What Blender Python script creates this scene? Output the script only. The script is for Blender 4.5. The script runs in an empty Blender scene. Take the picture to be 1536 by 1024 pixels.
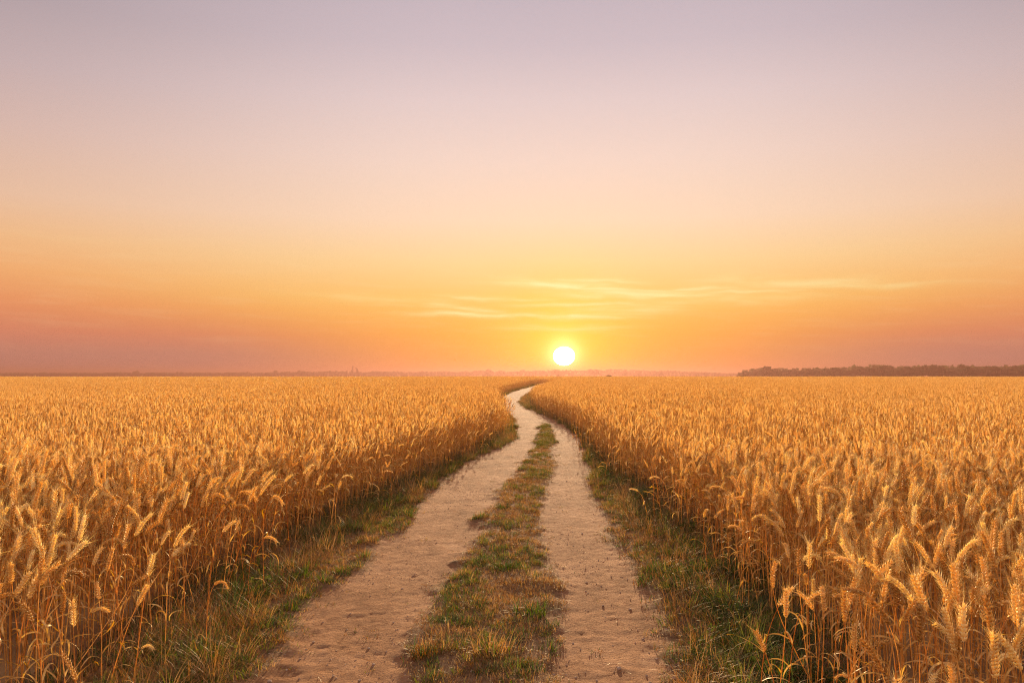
import bpy, math, random
import numpy as np

SC = bpy.context.scene
COL = SC.collection
R = math.radians
rng = np.random.default_rng(7)
random.seed(7)

# ------------------------------------------------------------------ numbers
F = 1195.0          # focal length in photo pixels (1536 wide)
CX, YH = 768.0, 563.5
CAM_H = 1.8
SUN_AZ = math.atan2(846 - 768, F)       # to the right of straight ahead (+Y)
SUN_EL = math.atan2(YH - 534, F)
LAMP_EL = R(8.0)

def lin(r, g, b):
    f = lambda c: (c/255/12.92 if c/255 <= .04045 else ((c/255+.055)/1.055)**2.4)
    return (f(r), f(g), f(b), 1.0)

def sstep(a, b, x):
    t = np.clip((np.asarray(x, float)-a)/(b-a), 0, 1)
    return t*t*(3-2*t)

def vnoise(x, y, seed=0):
    """smooth value noise, -1..1"""
    x = np.asarray(x, float); y = np.asarray(y, float)
    xi = np.floor(x).astype(np.int64); yi = np.floor(y).astype(np.int64)
    fx = x-xi; fy = y-yi
    fx = fx*fx*(3-2*fx); fy = fy*fy*(3-2*fy)
    def h(a, b):
        n = (a*374761393 + b*668265263 + seed*1274126177) & 0xffffffff
        n = ((n ^ (n >> 13))*1274126177) & 0xffffffff
        return ((n ^ (n >> 16)) & 0xffff)/32767.5-1
    a = h(xi, yi); b = h(xi+1, yi); c = h(xi, yi+1); d = h(xi+1, yi+1)
    return (a*(1-fx)+b*fx)*(1-fy)+(c*(1-fx)+d*fx)*fy

def fbm(x, y, seed=0, octv=4):
    s = 0; a = 1; t = 0
    for i in range(octv):
        s = s+a*vnoise(np.asarray(x)*2**i, np.asarray(y)*2**i, seed+i*17); t += a; a *= .5
    return s/t

# ------------------------------------------------------------------ terrain
def g(x, y):
    x = np.asarray(x, float); y = np.asarray(y, float)
    rise = 0.45*sstep(42, 150, y) - 0.5*sstep(260, 700, y)
    return rise*(1+.10*np.sin(x/48+1.3)) + .05*fbm(x/23, y/23, 5, 2)*sstep(10, 40, y)

def depth_of(py):
    lo, hi = 1.0, 400.0
    for _ in range(50):
        m = (lo+hi)/2
        v = F*(CAM_H-float(g(0, m)))/m
        if v > py-YH: lo = m
        else: hi = m
    return lo

def pts(lst):
    Y = []; X = []
    for px, py in lst:
        d = depth_of(py); Y.append(d); X.append((px-CX)/F*d)
    o = np.argsort(Y)
    return np.array(Y)[o], np.array(X)[o]

L_WHEAT = pts([(60,1110),(150,1024),(215,975),(265,945),(333,890),(367,850),(430,811),(500,775),(585,737),(672,696),(733,664),(754,645),(756,635),(753,622),(746,610),(743,601),(748,594),(760,588),(778,583),(794,578.5),(812,575),(828,572)])
R_WHEAT = pts([(1240,1110),(1200,1024),(1160,940),(1120,880),(1062,810),(1012,767),(980,740),(925,712),(897,680),(877,652),(852,634),(824,621),(805,610),(799,602),(800,594),(812,587),(826,582),(838,577.5),(848,574),(856,571.5)])
L_ROAD = pts([(300,1110),(390,1024),(410,1000),(480,900),(590,800),(640,750),(687,700),(776,660),(776,640),(772,628),(762,620),(751.5,610),(747.5,602),(753,595),(768,588),(785,583),(801,578.5),(818,575),(834,572)])
R_ROAD = pts([(1040,1110),(1010,1024),(1000,1000),(985,900),(915,800),(896,750),(880,700),(872,660),(849,640),(829,630),(807,620),(785,610),(778,602),(782,595),(793,588),(805,583),(817,578.5),(831,575),(844,572)])
L_MID = pts([(590,1110),(600,1024),(603,1000),(650,900),(715,800),(738,750),(777,700),(805,660),(810,640),(812,630),(808,622)])
R_MID = pts([(850,1110),(842,1024),(840,1000),(835,900),(812,800),(815,750),(829,700),(836,660),(823,640),(816,630),(808,622)])

def ev(c, y): return np.interp(y, c[0], c[1])
YMID_END = L_MID[0][-1]

def lane_edge(y, side):
    y = np.asarray(y, float)
    if side < 0:
        return ev(L_WHEAT, y) + .13*vnoise(y*1.6, y*0, 3) + .10*vnoise(y*4.3, y*0, 4)
    return ev(R_WHEAT, y) + .13*vnoise(y*1.6, y*0, 8) + .10*vnoise(y*4.3, y*0, 9)

# ------------------------------------------------------------------ mesh building
class MB:
    def __init__(s): s.v = []; s.f = []; s.m = []; s.n = 0
    def add(s, v, f, m=0):
        v = np.asarray(v, float).reshape(-1, 3)
        s.v.append(v)
        for q in f: s.f.append([i+s.n for i in q]); s.m.append(m)
        s.n += len(v)
    def mesh(s, name, mats, smooth=True):
        me = bpy.data.meshes.new(name)
        V = np.concatenate(s.v)
        me.from_pydata(V.tolist(), [], s.f)
        for m in mats: me.materials.append(m)
        me.polygons.foreach_set('material_index', np.array(s.m, dtype=np.int32))
        me.polygons.foreach_set('use_smooth', np.full(len(s.f), smooth))
        me.update()
        return me

def fast_mesh(name, V, Q, mats, smooth=True):
    """V (n,3), Q (m,k) constant-size faces"""
    me = bpy.data.meshes.new(name)
    V = np.ascontiguousarray(V, dtype=np.float32); Q = np.ascontiguousarray(Q, dtype=np.int32)
    m, k = Q.shape
    me.vertices.add(len(V)); me.vertices.foreach_set('co', V.ravel())
    me.loops.add(m*k); me.loops.foreach_set('vertex_index', Q.ravel())
    me.polygons.add(m); me.polygons.foreach_set('loop_start', np.arange(0, m*k, k, dtype=np.int32))
    me.polygons.foreach_set('use_smooth', np.full(m, smooth))
    for x in mats: me.materials.append(x)
    me.update(calc_edges=True)
    return me

def frames(P):
    P = np.asarray(P, float)
    T = np.gradient(P, axis=0); T /= np.linalg.norm(T, axis=1)[:, None]+1e-12
    up = np.array([0, 1, 0.0])
    A = np.cross(up, T); n = np.linalg.norm(A, axis=1)[:, None]; A = A/np.maximum(n, 1e-6)
    B = np.cross(T, A)
    return T, A, B

def tube(mb, P, rad, sides, m=0):
    T, A, B = frames(P); n = len(P); rad = np.broadcast_to(rad, (n,))
    a = np.linspace(0, 2*np.pi, sides, endpoint=False)
    V = P[:, None]+rad[:, None, None]*(np.cos(a)[None, :, None]*A[:, None]+np.sin(a)[None, :, None]*B[:, None])
    f = []
    for i in range(n-1):
        for j in range(sides):
            k = (j+1) % sides
            f.append((i*sides+j, i*sides+k, (i+1)*sides+k, (i+1)*sides+j))
    mb.add(V, f, m)

def floret(mb, p, d, side, L, w, sides=5, rings=((0, .35), (.3, 1), (.68, .78)), flat=.7, m=0):
    d = d/np.linalg.norm(d)
    a = np.cross(d, side); a /= np.linalg.norm(a)+1e-9
    b = np.cross(d, a)
    ang = np.linspace(0, 2*np.pi, sides, endpoint=False)
    V = []; 
    for t, r in rings:
        c = p+d*L*t
        V += [c+w*r*(np.cos(q)*a+flat*np.sin(q)*b) for q in ang]
    V.append(p+d*L)
    f = []
    nr = len(rings)
    for i in range(nr-1):
        for j in range(sides):
            k = (j+1) % sides
            f.append((i*sides+j, i*sides+k, (i+1)*sides+k, (i+1)*sides+j))
    for j in range(sides): f.append(((nr-1)*sides+j, (nr-1)*sides+(j+1) % sides, nr*sides))
    mb.add(V, f, m)

def ribbon(mb, P, W, N, m=0):
    P = np.asarray(P, float); n = len(P)
    V = np.concatenate([P-N*W[:, None], P+N*W[:, None]])
    f = [(i, i+1, n+i+1, n+i) for i in range(n-1)]
    mb.add(V, f, m)

# ------------------------------------------------------------------ materials
def nt(name):
    m = bpy.data.materials.new(name); m.use_nodes = True
    t = m.node_tree; t.nodes.clear()
    return m, t

def N(t, typ, **kw):
    n = t.nodes.new(typ)
    for k, v in kw.items():
        if k.startswith('i_'):
            key = k[2:]
            key = int(key) if key.isdigit() else key.replace('_', ' ')
            n.inputs[key].default_value = v
        else: setattr(n, k, v)
    return n

def ramp(t, stops, interp='LINEAR'):
    n = t.nodes.new('ShaderNodeValToRGB'); cr = n.color_ramp; cr.interpolation = interp
    while len(cr.elements) < len(stops): cr.elements.new(.5)
    for e, (p, c) in zip(cr.elements, stops): e.position = p; e.color = c
    return n

def plant_mat(name, c1, c2, c3, trans, gloss=.06, nscale=60, tcol=1.25, rough=.45):
    """dry or green plant tissue: diffuse + translucent + a little sheen, tinted per plant"""
    m, t = nt(name); L = t.links.new
    oi = N(t, 'ShaderNodeObjectInfo')
    rp = ramp(t, [(0, tuple(q*d for q, d in zip(c1, (.72, .62, .5)))+(1,)), (.16, c1), (.52, c2), (1, c3)])
    tc = N(t, 'ShaderNodeTexCoord')
    no = N(t, 'ShaderNodeTexNoise', i_Scale=nscale, i_Detail=2)
    L(tc.outputs['Object'], no.inputs['Vector'])
    mx = N(t, 'ShaderNodeMath', operation='MULTIPLY_ADD'); mx.inputs[1].default_value = .75; 
    ti = N(t, 'ShaderNodeAttribute', attribute_name='tint'); su = N(t, 'ShaderNodeMath', operation='ADD'); fr = N(t, 'ShaderNodeMath', operation='FRACT')
    L(oi.outputs['Random'], su.inputs[0]); L(ti.outputs['Fac'], su.inputs[1]); L(su.outputs[0], fr.inputs[0]); L(fr.outputs[0], mx.inputs[0])
    s = N(t, 'ShaderNodeMath', operation='MULTIPLY_ADD'); s.inputs[1].default_value = 1.1; s.inputs[2].default_value = -.43
    L(no.outputs['Fac'], s.inputs[0]); L(s.outputs[0], mx.inputs[2])
    L(mx.outputs[0], rp.inputs['Fac'])
    d = N(t, 'ShaderNodeBsdfDiffuse'); L(rp.outputs['Color'], d.inputs['Color'])
    tr = N(t, 'ShaderNodeBsdfTranslucent')
    hs = N(t, 'ShaderNodeHueSaturation', i_Saturation=1.12, i_Value=tcol); L(rp.outputs['Color'], hs.inputs['Color'])
    L(hs.outputs['Color'], tr.inputs['Color'])
    a = N(t, 'ShaderNodeMixShader', i_0=trans); L(d.outputs[0], a.inputs[1]); L(tr.outputs[0], a.inputs[2])
    gl = N(t, 'ShaderNodeBsdfGlossy', i_Roughness=rough); gl.inputs['Color'].default_value = (1, .92, .8, 1)
    b = N(t, 'ShaderNodeMixShader', i_0=gloss); L(a.outputs[0], b.inputs[1]); L(gl.outputs[0], b.inputs[2])
    o = N(t, 'ShaderNodeOutputMaterial'); L(b.outputs[0], o.inputs['Surface'])
    return m

M_STEM = plant_mat('wheat_straw', (.56, .24, .040, 1), (.76, .42, .095, 1), (.88, .60, .20, 1), .40, .03, 30)
M_EAR = plant_mat('wheat_ear', (.54, .30, .066, 1), (.86, .60, .20, 1), (.98, .85, .44, 1), .45, .035, 90, 1.3, .36)
M_LEAF = plant_mat('wheat_leaf', (.56, .27, .055, 1), (.74, .42, .10, 1), (.84, .54, .20, 1), .36, .03, 20, 1.0)
M_GREEN = plant_mat('grass_green', (.045, .075, .010, 1), (.088, .118, .016, 1), (.20, .18, .030, 1), .38, .03, 15)
M_DRY = plant_mat('grass_dry', (.22, .095, .028, 1), (.36, .175, .055, 1), (.56, .33, .13, 1), .36, .03, 15)
M_WEED = plant_mat('weed_leaf', (.05, .07, .014, 1), (.085, .10, .018, 1), (.19, .16, .035, 1), .40, .006, 15)
M_TREE = plant_mat('tree_leaf', (.035, .05, .02, 1), (.05, .065, .026, 1), (.075, .075, .03, 1), .25, .02, .6)

def simple_mat(name, stops, scale, rough=.9, bump=0, bscale=20):
    m, t = nt(name); L = t.links.new
    tc = N(t, 'ShaderNodeTexCoord')
    no = N(t, 'ShaderNodeTexNoise', i_Scale=scale, i_Detail=5); L(tc.outputs['Object'], no.inputs['Vector'])
    rp = ramp(t, stops); L(no.outputs['Fac'], rp.inputs['Fac'])
    p = N(t, 'ShaderNodeBsdfPrincipled', i_Roughness=rough); L(rp.outputs['Color'], p.inputs['Base Color'])
    p.inputs['Specular IOR Level'].default_value = .03
    if bump:
        n2 = N(t, 'ShaderNodeTexNoise', i_Scale=bscale, i_Detail=6); L(tc.outputs['Object'], n2.inputs['Vector'])
        b = N(t, 'ShaderNodeBump', i_Strength=bump, i_Distance=.02); L(n2.outputs['Fac'], b.inputs['Height']); L(b.outputs[0], p.inputs['Normal'])
    o = N(t, 'ShaderNodeOutputMaterial'); L(p.outputs[0], o.inputs['Surface'])
    return m

M_BARK = simple_mat('bark', [(.3, (.05, .035, .025, 1)), (.7, (.09, .065, .045, 1))], 3)
M_STONE = simple_mat('stone', [(.3, (.30, .19, .12, 1)), (.55, (.46, .31, .21, 1)), (.75, (.66, .52, .40, 1))], 40, .85, .4, 120)
M_SOIL = simple_mat('field_soil', [(.3, (.20, .11, .045, 1)), (.55, (.34, .20, .08, 1)), (.75, (.46, .30, .13, 1))], 1.3, .95, .5, 25)

def track_material():
    m, t = nt('track_dirt'); L = t.links.new
    tc = N(t, 'ShaderNodeTexCoord'); at = N(t, 'ShaderNodeAttribute', attribute_name='rut')
    n1 = N(t, 'ShaderNodeTexNoise', i_Scale=1.1, i_Detail=6, i_Roughness=.62); L(tc.outputs['Object'], n1.inputs['Vector'])
    n2 = N(t, 'ShaderNodeTexNoise', i_Scale=17, i_Detail=7, i_Roughness=.72); L(tc.outputs['Object'], n2.inputs['Vector'])
    mp = N(t, 'ShaderNodeMapping'); mp.inputs['Scale'].default_value = (3.0, .45, 1); L(tc.outputs['Object'], mp.inputs['Vector'])
    n3 = N(t, 'ShaderNodeTexNoise', i_Scale=2.2, i_Detail=4); L(mp.outputs[0], n3.inputs['Vector'])
    dirt = ramp(t, [(.33, (.17, .070, .027, 1)), (.44, (.305, .138, .058, 1)), (.54, (.41, .198, .090, 1)), (.68, (.54, .290, .150, 1))])
    add = N(t, 'ShaderNodeMath', operation='MULTIPLY_ADD'); add.inputs[1].default_value = .52
    L(n1.outputs['Fac'], add.inputs[0])
    sc2 = N(t, 'ShaderNodeMath', operation='MULTIPLY'); sc2.inputs[1].default_value = .30; L(n2.outputs['Fac'], sc2.inputs[0])
    sc3 = N(t, 'ShaderNodeMath', operation='MULTIPLY_ADD'); sc3.inputs[1].default_value = .20; L(n3.outputs['Fac'], sc3.inputs[0]); L(sc2.outputs[0], sc3.inputs[2])
    L(sc3.outputs[0], add.inputs[2]); L(add.outputs[0], dirt.inputs['Fac'])
    soil = ramp(t, [(.3, (.17, .085, .035, 1)), (.5, (.27, .145, .066, 1)), (.72, (.40, .235, .12, 1))])
    L(n2.outputs['Fac'], soil.inputs['Fac'])
    e = N(t, 'ShaderNodeMath', operation='MULTIPLY_ADD'); e.inputs[1].default_value = 1.3; e.inputs[2].default_value = -.65
    L(n2.outputs['Fac'], e.inputs[0])
    e2 = N(t, 'ShaderNodeMath', operation='ADD'); L(at.outputs['Fac'], e2.inputs[0]); L(e.outputs[0], e2.inputs[1])
    mr = N(t, 'ShaderNodeMapRange', interpolation_type='SMOOTHSTEP'); mr.inputs['From Min'].default_value = .25; mr.inputs['From Max'].default_value = .7
    L(e2.outputs[0], mr.inputs['Value'])
    mix = N(t, 'ShaderNodeMix', data_type='RGBA'); L(mr.outputs[0], mix.inputs[0]); L(soil.outputs['Color'], mix.inputs[6]); L(dirt.outputs['Color'], mix.inputs[7])
    p = N(t, 'ShaderNodeBsdfPrincipled', i_Roughness=.95); p.inputs['Specular IOR Level'].default_value = .025
    L(mix.outputs[2], p.inputs['Base Color'])
    n4 = N(t, 'ShaderNodeTexNoise', i_Scale=55, i_Detail=7, i_Roughness=.75); L(tc.outputs['Object'], n4.inputs['Vector'])
    vo = N(t, 'ShaderNodeTexVoronoi', i_Scale=38); L(tc.outputs['Object'], vo.inputs['Vector'])
    hh = N(t, 'ShaderNodeMath', operation='MULTIPLY_ADD'); hh.inputs[1].default_value = -.35; L(vo.outputs['Distance'], hh.inputs[0]); L(n4.outputs['Fac'], hh.inputs[2])
    b = N(t, 'ShaderNodeBump', i_Strength=1.0, i_Distance=.02); L(hh.outputs[0], b.inputs['Height']); L(b.outputs[0], p.inputs['Normal'])
    o = N(t, 'ShaderNodeOutputMaterial'); L(p.outputs[0], o.inputs['Surface'])
    return m
M_TRACK = track_material()

# ------------------------------------------------------------------ object helpers
def tag(o, label=None, cat=None, group=None, kind=None):
    if label: o['label'] = label
    if cat: o['category'] = cat
    if group: o['group'] = group
    if kind: o['kind'] = kind
    return o
def link(name, me, parent=None):
    o = bpy.data.objects.new(name, me); COL.objects.link(o)
    if parent is not None: o.parent = parent
    return o
def empty(name, loc):
    o = bpy.data.objects.new(name, None); COL.objects.link(o); o.location = loc; o.empty_display_size = .1
    return o

# ------------------------------------------------------------------ ground and track
def build_ground():
    ys = np.concatenate([np.arange(-40, 60, 4), np.arange(60, 420, 6), np.arange(420, 2560, 90)])
    xs = np.concatenate([np.arange(-2500, -300, 110), np.arange(-300, 301, 12), np.arange(400, 2510, 110)])
    X, Y = np.meshgrid(xs, ys); Z = g(X, Y)-.06
    n, k = X.shape
    V = np.stack([X, Y, Z], -1).reshape(-1, 3)
    i = np.arange(n-1)[:, None]*k+np.arange(k-1)[None]
    Q = np.stack([i, i+1, i+1+k, i+k], -1).reshape(-1, 4)
    o = link('ground', fast_mesh('ground', V, Q, [M_SOIL])); tag(o, 'brown field soil under the wheat, reaching to the horizon', 'ground', kind='structure')
build_ground()

def rut_mask(x, y):
    lr, rr = ev(L_ROAD, y), ev(R_ROAD, y); lm, rm = ev(L_MID, y), ev(R_MID, y)
    j = .15*fbm(x*2.2, y*1.4, 31, 3)+.045*vnoise(x*9, y*7, 33)
    road = sstep(-.16, .16, x-lr+j*1.3)*sstep(-.16, .16, rr-x+j*1.3)
    midw = (rm-lm)/2; c = (rm+lm)/2
    mid = sstep(-.14, .14, midw-np.abs(x-c)+j*1.2)*sstep(0, .15, midw)
    mid = np.where(y > YMID_END, 0, mid)
    return road*(1-mid), road, mid

def relief(x, y):
    r, road, mid = rut_mask(x, y)
    near = sstep(45, 12, y)
    z = g(x, y) + .006 - .026*r + .012*mid
    z = z + near*(.016*(1-.62*r)*fbm(x*3.1, y*2.6, 51, 3)+.010*fbm(x*16, y*13, 52, 3)*(1-.25*r)+.006*np.clip(vnoise(x*26, y*24, 57), .2, 1)*r)
    return z, r

def build_track():
    ys = [1.2]
    while ys[-1] < 150: ys.append(ys[-1]+max(.022, ys[-1]*.0055))
    ys = np.array(ys); u = np.linspace(0, 1, 230)
    xl = ev(L_WHEAT, ys)-.9; xr = ev(R_WHEAT, ys)+.9
    X = xl[:, None]+(xr-xl)[:, None]*u[None]; Y = np.broadcast_to(ys[:, None], X.shape)
    Z, r = relief(X, Y)
    edge = sstep(0, .12, u)*sstep(1, .88, u)
    Z = Z*edge[None]+(g(X, Y)-.10)*(1-edge[None])
    n, k = X.shape
    V = np.stack([X, Y, Z], -1).reshape(-1, 3)
    i = np.arange(n-1)[:, None]*k+np.arange(k-1)[None]
    Q = np.stack([i, i+1, i+1+k, i+k], -1).reshape(-1, 4)
    me = fast_mesh('dirt_track', V, Q, [M_TRACK])
    a = me.attributes.new('rut', 'FLOAT', 'POINT'); a.data.foreach_set('value', r.astype(np.float32).ravel())
    tag(link('dirt_track', me), 'pale two-rut dirt track winding between the wheat fields', 'track', kind='structure')
build_track()

# ------------------------------------------------------------------ geometry-node scatter
def scatter(name, protos, P, idx, rot, scl, label, cat):
    c = bpy.data.collections.new(name+'_sources')
    for i, me in enumerate(protos):
        o = bpy.data.objects.new('%s_source_%03d' % (name, i), me); c.objects.link(o)
    me = bpy.data.meshes.new(name); n = len(P)
    me.vertices.add(n); me.vertices.foreach_set('co', np.asarray(P, np.float32).ravel())
    a = me.attributes.new('pick', 'INT', 'POINT'); a.data.foreach_set('value', np.asarray(idx, np.int32))
    a = me.attributes.new('turn', 'FLOAT_VECTOR', 'POINT'); a.data.foreach_set('vector', np.asarray(rot, np.float32).ravel())
    a = me.attributes.new('size', 'FLOAT_VECTOR', 'POINT'); a.data.foreach_set('vector', np.asarray(scl, np.float32).ravel())
    me.update()
    ob = link(name, me)
    ng = bpy.data.node_groups.new(name+'_scatter', 'GeometryNodeTree')
    ng.interface.new_socket('Geometry', in_out='INPUT', socket_type='NodeSocketGeometry')
    ng.interface.new_socket('Geometry', in_out='OUTPUT', socket_type='NodeSocketGeometry')
    gi = ng.nodes.new('NodeGroupInput'); go = ng.nodes.new('NodeGroupOutput'); L = ng.links.new
    ci = ng.nodes.new('GeometryNodeCollectionInfo'); ci.inputs['Collection'].default_value = c
    ci.inputs['Separate Children'].default_value = True; ci.inputs['Reset Children'].default_value = True
    ip = ng.nodes.new('GeometryNodeInstanceOnPoints'); ip.inputs['Pick Instance'].default_value = True
    def attr(nm, ty):
        q = ng.nodes.new('GeometryNodeInputNamedAttribute'); q.data_type = ty; q.inputs['Name'].default_value = nm
        return q.outputs['Attribute']
    e = ng.nodes.new('FunctionNodeEulerToRotation'); L(attr('turn', 'FLOAT_VECTOR'), e.inputs[0])
    L(gi.outputs[0], ip.inputs['Points']); L(ci.outputs[0], ip.inputs['Instance'])
    L(attr('pick', 'INT'), ip.inputs['Instance Index']); L(e.outputs[0], ip.inputs['Rotation'])
    L(attr('size', 'FLOAT_VECTOR'), ip.inputs['Scale']); L(ip.outputs[0], go.inputs[0])
    md = ob.modifiers.new('scatter', 'NODES'); md.node_group = ng
    tag(ob, label, cat, kind='stuff')
    return ob

# ------------------------------------------------------------------ wheat plants
def axis_curve(r, kind, Ls, Le, n_s, n_e):
    """stem + ear centre line bending towards local +X"""
    base = r.uniform(-.02, .06)
    if kind == 'up': end = r.uniform(.08, .55); pw = 2.4
    elif kind == 'lean': end = r.uniform(.6, 1.4); pw = 5.5
    else: end = r.uniform(1.5, 2.9); pw = r.uniform(4.5, 9)
    n = 60; s = np.linspace(0, 1, n)
    tot = Ls+Le
    th = base+(end-base)*s**pw
    dx = np.sin(th); dz = np.cos(th); h = tot/(n-1)
    x = np.concatenate([[0], np.cumsum((dx[1:]+dx[:-1])/2*h)]); z = np.concatenate([[0], np.cumsum((dz[1:]+dz[:-1])/2*h)])
    y = .012*np.sin(s*3+r.uniform(0, 6))*s
    C = np.stack([x, y-y[0], z], 1)
    sl = s*tot
    f = lambda q: np.stack([np.interp(q, sl, C[:, i]) for i in range(3)], 1)
    u = np.linspace(0, 1, n_s)**.75
    return f(u*Ls), f(Ls+np.linspace(0, 1, n_e)*Le)

def make_ear(mb, r, E, hi, m):
    T, A, B = frames(E); n = len(E)
    Le = np.linalg.norm(np.diff(E, axis=0), axis=1).sum()
    roll = r.uniform(0, np.pi)
    if hi:
        tube(mb, E, .0012, 3, m)
        k = int(14.5*Le/.10)
        for i in range(k):
            t = (i+.5)/k; q = t*(n-1); a = int(q); fr = q-a; b = min(a+1, n-1)
            p = E[a]*(1-fr)+E[b]*fr; tt = T[a]
            rr = roll+t*.5
            sd = (np.cos(rr)*A[a]+np.sin(rr)*B[a])*(1 if i % 2 else -1); nb = np.cross(tt, sd)
            w = .0036*(.62+.75*math.sin(math.pi*min(.97, .12+t*.82))**.8)*1.22
            for c, off in ((0, 0), (1, .62), (-1, -.62)):
                d = tt*1.0+sd*(.62 if c == 0 else .42)+nb*off*.8+r.normal(0, .08, 3)
                p0 = p+sd*.0022+nb*c*.0017
                L = .0195*r.uniform(.85, 1.15)*(1.0 if c == 0 else .92)
                floret(mb, p0, d, sd, L, w*.83, 5, m=m)
                dn = d/np.linalg.norm(d)
                if r.random() < .8:
                    tip = p0+dn*L; al = r.uniform(.012, .050)*(1.6 if t > .8 else 1)
                    d2 = dn*1.0+tt*.35+r.normal(0, .10, 3); d2 /= np.linalg.norm(d2)
                    a1 = np.cross(d2, sd); a1 /= np.linalg.norm(a1)+1e-9; b1 = np.cross(d2, a1); ww = .0006
                    mb.add([tip-dn*.002+a1*ww, tip-dn*.002-a1*ww*.5+b1*ww*.87, tip-dn*.002-a1*ww*.5-b1*ww*.87, tip+d2*al], [(0, 1, 3), (1, 2, 3), (2, 0, 3)], m)
    else:
        k = 13
        for i in range(k):
            t = (i+.5)/k; q = t*(n-1); a = int(q)
            p = E[a]+(E[min(a+1, n-1)]-E[a])*(q-a); tt = T[a]
            sd = (np.cos(roll)*A[a]+np.sin(roll)*B[a])*(1 if i % 2 else -1)
            w = .0078*(.6+.5*math.sin(math.pi*(.1+t*.85)))
            floret(mb, p, tt+sd*.6+r.normal(0, .09, 3), sd, .021, w*.9, 4, rings=((0, .3), (.4, 1)), flat=.9, m=m)
            if i % 2 == 0:
                tip = p+tt*.017+sd*.006; d2 = tt+sd*.4+r.normal(0, .12, 3); d2 /= np.linalg.norm(d2)
                nb = np.cross(d2, sd); nb /= np.linalg.norm(nb)+1e-9
                mb.add([tip-nb*.0009, tip+nb*.0009, tip+d2*.03], [(0, 1, 2)], m)

def make_leaf(mb, r, S, at, m, n=7, w0=.005):
    k = int(at*(len(S)-1)); p = S[k]; a = r.uniform(0, 2*np.pi); L = r.uniform(.10, .24)
    th = r.uniform(.25, .7); bend = r.uniform(1.2, 3.1); o = [p]; tw = r.uniform(-1.5, 1.5)
    h = L/(n-1); out = np.array([math.cos(a), math.sin(a), 0]); sidev = np.array([-math.sin(a), math.cos(a), 0])
    for i in range(1, n):
        q = th+bend*(i/(n-1))**1.3
        o.append(o[-1]+h*(out*math.sin(q)+np.array([0, 0, 1])*math.cos(q))+sidev*h*.25*math.sin(tw*i))
    o = np.array(o); u = np.linspace(0, 1, n)
    W = w0*np.sqrt(np.clip(np.minimum(u*6+.35, 1)*(1-u**2.2), 0, 1))+.0002
    ang = tw*u
    Nn = sidev[None]*np.cos(ang)[:, None]+np.cross(out, sidev)[None]*np.sin(ang)[:, None]
    ribbon(mb, o, W, Nn, m)

KINDS = ['up']*6+['lean']*7+['nod']*5
class Plant: pass
def hi_plant(i, kind):
    r = np.random.default_rng(100+i); p = Plant(); p.kind = kind
    Ls = r.uniform(.70, .78); Le = r.uniform(.12, .165)
    S, E = axis_curve(r, kind, Ls, Le, 13, 16)
    p.ear_center = E[8]; p.top = max(S[:, 2].max(), E[:, 2].max())
    p.S, p.E = S, E
    b = MB(); rad = np.interp(np.linspace(0, 1, 13), [0, .7, 1], [.0024, .0020, .0013])
    tube(b, S, rad, 5, 0); 
    for q in (.33, .66):      # stem joints
        c = S[int(q*12)]; tube(b, np.array([c-[0, 0, .006], c, c+[0, 0, .006]]), np.array([.0021, .0034, .0021]), 5, 0)
    p.stem = b
    p.ear = MB(); make_ear(p.ear, r, E, True, 0)
    p.leaves = []
    for q in ([.30, .58] if i % 3 else [.25, .5, .72]):
        l = MB(); make_leaf(l, r, S, q, 0); p.leaves.append(l)
    p.me_stem = p.stem.mesh('wheat_stem', [M_STEM]); p.me_ear = p.ear.mesh('wheat_ear', [M_EAR])
    p.me_leaves = [l.mesh('wheat_leaf', [M_LEAF], True) for l in p.leaves]
    a = MB()
    for q, mi in [(p.stem, 0), (p.ear, 1)]+[(l, 2) for l in p.leaves]:
        off = a.n; V = np.concatenate(q.v)
        a.v.append(V); a.f += [[k+off for k in f] for f in q.f]; a.m += [mi]*len(q.f); a.n += len(V)
    p.me_all = a.mesh('wheat_plant', [M_STEM, M_EAR, M_LEAF])
    return p
HI = [hi_plant(i, k) for i, k in enumerate(KINDS)]

def mid_stalk(r, full=True):
    b = MB(); kind = r.choice(['up', 'up', 'up', 'lean', 'lean', 'nod'])
    S, E = axis_curve(r, kind, r.uniform(.68, .78), r.uniform(.09, .115), 7, 8)
    tube(b, S, np.linspace(.0026, .0015, 7), 3, 0)
    make_ear(b, r, E, False, 1)
    make_leaf(b, r, S, .4, 2, 5, .006)
    if r.random() < .6: make_leaf(b, r, S, .7, 2, 5, .005)
    return b
MIDS = [mid_stalk(np.random.default_rng(300+i)) for i in range(26)]

def low_stalk(r):
    b = MB(); kind = r.choice(['up', 'up', 'lean', 'lean', 'nod'])
    S, E = axis_curve(r, kind, r.uniform(.68, .78), r.uniform(.09, .12), 4, 5)
    a = r.uniform(0, np.pi); wv = np.array([math.cos(a), math.sin(a), 0])
    ribbon(b, S, np.array([.004, .004, .0035, .003]), np.repeat(wv[None], 4, 0), 0)
    sd0 = np.cross(wv, [0, 0, 1.0])
    for i in range(7):
        q = (i+.2)/7*3.9; k = int(q); p = E[k]+(E[k+1]-E[k])*(q-k); d = E[k+1]-E[k]; d = d/np.linalg.norm(d)
        sd = (wv*.8+sd0*.6)*(1 if i % 2 else -1)
        floret(b, p, d+sd*.65+r.normal(0, .1, 3), sd, .030, .0085, 3, rings=((0, .3), (.4, 1)), flat=1, m=1)
    return b
LOWS = [low_stalk(np.random.default_rng(400+i)) for i in range(24)]

def pack(b):
    V = np.concatenate(b.v); m = np.array(b.m)
    tri = []; tm = []
    for f, mi in zip(b.f, b.m):
        tri.append(f[:3]); tm.append(mi)
        if len(f) == 4: tri.append([f[0], f[2], f[3]]); tm.append(mi)
    return V, np.array(tri), np.array(tm)

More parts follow.
